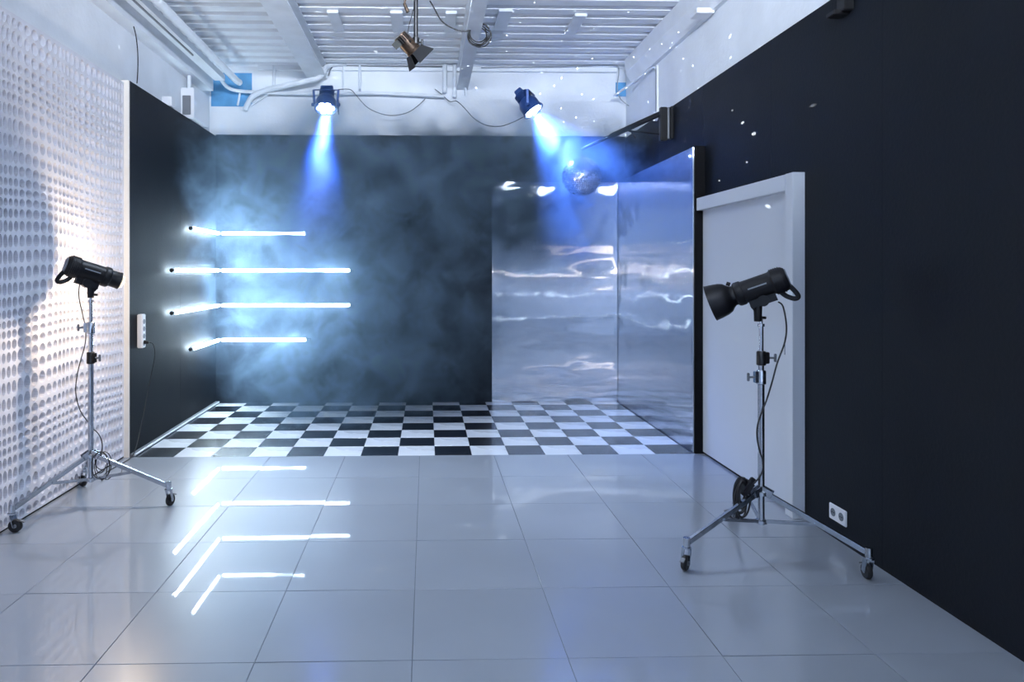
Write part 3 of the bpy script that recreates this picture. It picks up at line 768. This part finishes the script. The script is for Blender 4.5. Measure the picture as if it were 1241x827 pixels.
# grey line of cable along the top of the back wall
cable([U(398, 92, 7.88), U(402, 82, 7.88), U(412, 79.5, 7.88), U(470, 80, 7.88), U(540, 80.5, 7.88)], 'grey cable along the top of the back wall between the beams', .008, m='grey_plastic', smooth=3)
cable([U(583, 82, 7.9), U(640, 81, 7.9), U(700, 80, 7.9), U(742, 79, 7.9), U(750, 84, 7.9), U(748, 106, 7.9), U(752, 120, 7.9), U(762, 128, 7.9)], 'pale cable running along the top of the wall to the right corner', .006, m='print', smooth=3)
# junction boxes in the left corner
jb = thing('junction_box', 'large white junction box in the left corner above the black wall', 'junction box', (-2.40, 7.30, 3.14))
MB().bbox((XL, 7.05, 3.03), (-2.33, 7.50, 3.33), .004).build('box_body', 'white_plastic', jb)
MB().bbox((-2.44, 7.035, 3.06), (-2.36, 7.05, 3.25), .003).build('box_lid', 'grey_plastic', jb)
MB().cyl((-2.40, 7.12, 3.33), (-2.40, 7.12, 3.47), .02).build('conduit', 'pipe', jb)
jb2 = MB().bbox((XL, 6.55, 3.03), (-2.37, 6.64, 3.12), .003)
tag(jb2.build('junction_box', 'white_plastic'), 'small white box sitting on the black boarding near the corner', 'junction box')
# right wall conduit with its box
cd = thing('conduit', 'white conduit with round end running down the right white wall', 'conduit', (XR - .02, 6.85, 3.05))
MB().cyl((XR - .014, 6.85, 3.03), (XR - .014, 6.85, 3.52), .012).build('tube', 'grey_plastic', cd)
MB().cyl((XR - .016, 6.82, 3.03), (XR - .016, 6.82, 3.52), .012).build('tube', 'white_plastic', cd)
MB().lathe([(.03, 0), (.045, .006), (.045, .05), (.03, .06)], (-1, 0, 0), (XR, 6.84, 3.02), 18).build('round_box', 'white_plastic', cd)
pipe([(XR - .02, 6.85, 3.5), (XR - .03, 6.95, 3.53), (2.20, 7.3, 3.50), (2.08, 7.7, 3.44)], .013, 'slanting white conduit in the right corner under the beam', smooth=3)
bx = MB().bbox((2.13, 5.45, 3.53), (2.27, 5.60, 3.57), .003)
tag(bx.build('junction_box', 'white_plastic'), 'flat white box under the beam on the right wall', 'junction box')
# flat white plates under the deck
for i, (x, y, wd, tw) in enumerate([(-.835, 6.22, .10, .0), (-.27, 6.22, .11, .0), (.22, 6.22, .10, .0), (.70, 6.15, .12, .0), (1.39, 6.25, .11, .0)]):
    lb = ['white ceiling plate right of the first steel beam', 'white ceiling plate behind the barn door lamp', 'white ceiling plate just left of the second steel beam', 'white ceiling plate right of the second steel beam beside the cable coil', 'white ceiling plate on the deck farthest towards the mirror ball side'][i]
    tag(MB().bbox((x - wd / 2, y, ZC - .072), (x + wd / 2, y + .50, ZC - .0455), .004).build('ceiling_plate', 'beam', smooth=False), lb, 'ceiling plate', 'white plates under the ceiling deck')
# black bracket high on the right wall
bk = MB().bbox((XRB - .05, 3.66, 2.885), (XRB, 3.74, 3.2), .004).bbox((XRB - .085, 3.70, 2.875), (XRB - .0, 3.78, 2.90), .004)
tag(bk.build('wall_bracket', 'black_metal'), 'black bracket fixed at the top of the dark right wall', 'bracket')
# added warm glow bar behind the camera, for a streak in the metal sheets
wlp = thing('added_glow_bar', 'long added warm glow bar on the rear wall', 'lamp', (1.75, YF, 1.50))
MB().bbox((1.15, YF, 1.42), (2.25, YF + .03, 1.58), .004).build('glow_bar_base', 'white_plastic', wlp)
MB().bbox((1.17, YF + .03, 1.44), (2.23, YF + .07, 1.56), .01).build('glow_bar_face', 'warm_glow', wlp)

# ------------------------------------------------------------------ stage haze
def haze():
    o = MB().box((-2.34, 5.9, .03), (2.15, 7.90, 3.44)).build('haze', 'white_plastic', smooth=False)
    m = bpy.data.materials.new('stage_haze'); m.use_nodes = True; nt = m.node_tree; nt.nodes.clear()
    N = nt.nodes.new; Lk = nt.links.new
    out = N('ShaderNodeOutputMaterial'); pv = N('ShaderNodeVolumePrincipled'); Lk(pv.outputs[0], out.inputs['Volume'])
    pv.inputs['Color'].default_value = (.43, .67, 1.0, 1); pv.inputs['Anisotropy'].default_value = .25
    tc = N('ShaderNodeTexCoord')
    def math_(op, a, b=None, clamp=False):
        n = N('ShaderNodeMath'); n.operation = op; n.use_clamp = clamp
        for i, q in enumerate((a, b)):
            if q is None: continue
            if isinstance(q, (int, float)): n.inputs[i].default_value = q
            else: Lk(q, n.inputs[i])
        return n.outputs[0]
    def mr(v, a, b, c=0, d=1):
        n = N('ShaderNodeMapRange'); n.interpolation_type = 'SMOOTHSTEP'
        for i, q in enumerate((a, b, c, d)): n.inputs[i + 1].default_value = q
        Lk(v, n.inputs[0]); return n.outputs[0]
    sp = N('ShaderNodeSeparateXYZ'); Lk(tc.outputs['Object'], sp.inputs[0])
    X, Y, Z = sp.outputs
    ns = N('ShaderNodeTexNoise'); ns.inputs['Scale'].default_value = 2.9; ns.inputs['Detail'].default_value = 8; ns.inputs['Roughness'].default_value = .66; ns.inputs['Distortion'].default_value = .7
    Lk(tc.outputs['Object'], ns.inputs['Vector'])
    wisp = mr(ns.outputs[0], .46, .68)
    nb = N('ShaderNodeTexNoise'); nb.inputs['Scale'].default_value = .75; nb.inputs['Detail'].default_value = 2
    Lk(tc.outputs['Object'], nb.inputs['Vector'])
    broad = mr(nb.outputs[0], .35, .62, .35, 1)
    def blob(ctr, r0, r1):
        a_ = N('ShaderNodeVectorMath'); a_.operation = 'DISTANCE'; Lk(tc.outputs['Object'], a_.inputs[0]); a_.inputs[1].default_value = ctr
        return mr(a_.outputs['Value'], r0, r1)
    # haze thickened just under the two stage spots to brighten their beams
    beam_haze = math_('MAXIMUM', blob(C1 + Vector((0, -.10, -.25)), .42, .08), blob(C2 + Vector((.12, -.06, -.22)), .34, .08))
    beam_haze = math_('MULTIPLY', beam_haze, .38)
    edge = math_('MULTIPLY', math_('MULTIPLY', mr(Y, 6.1, 7.2), math_('MAXIMUM', mr(Z, 3.10, 2.70, .08, 1), beam_haze)), math_('MULTIPLY', mr(X, -2.38, -1.3, .12, 1), mr(X, 2.15, 1.5, .25, 1)))
    # thick cloud round the tubes, thin towards the middle of the floor
    vd = N('ShaderNodeVectorMath'); vd.operation = 'SUBTRACT'; Lk(tc.outputs['Object'], vd.inputs[0]); vd.inputs[1].default_value = (-.8, 7.2, 1.3)
    vm = N('ShaderNodeVectorMath'); vm.operation = 'MULTIPLY'; Lk(vd.outputs[0], vm.inputs[0]); vm.inputs[1].default_value = (.58, .6, .50)
    vl = N('ShaderNodeVectorMath'); vl.operation = 'LENGTH'; Lk(vm.outputs[0], vl.inputs[0])
    core = mr(vl.outputs['Value'], 1.1, .3, .04, 1)
    top = mr(Z, 1.2, 2.4, .04, 1.3)
    body = math_('MAXIMUM', math_('MAXIMUM', core, top), beam_haze)
    den = math_('MULTIPLY', math_('MULTIPLY', math_('ADD', math_('MULTIPLY', wisp, 1.0), .10), broad), math_('MULTIPLY', edge, body))
    Lk(math_('MULTIPLY', den, 8.6), pv.inputs['Density'])
    pv.inputs['Density Attribute'].default_value = ''
    o.data.materials.clear(); o.data.materials.append(m)
    o['kind'] = 'stuff'; tag(o, 'pale blue stage haze drifting round the light tubes and stage spots', 'haze')
haze()
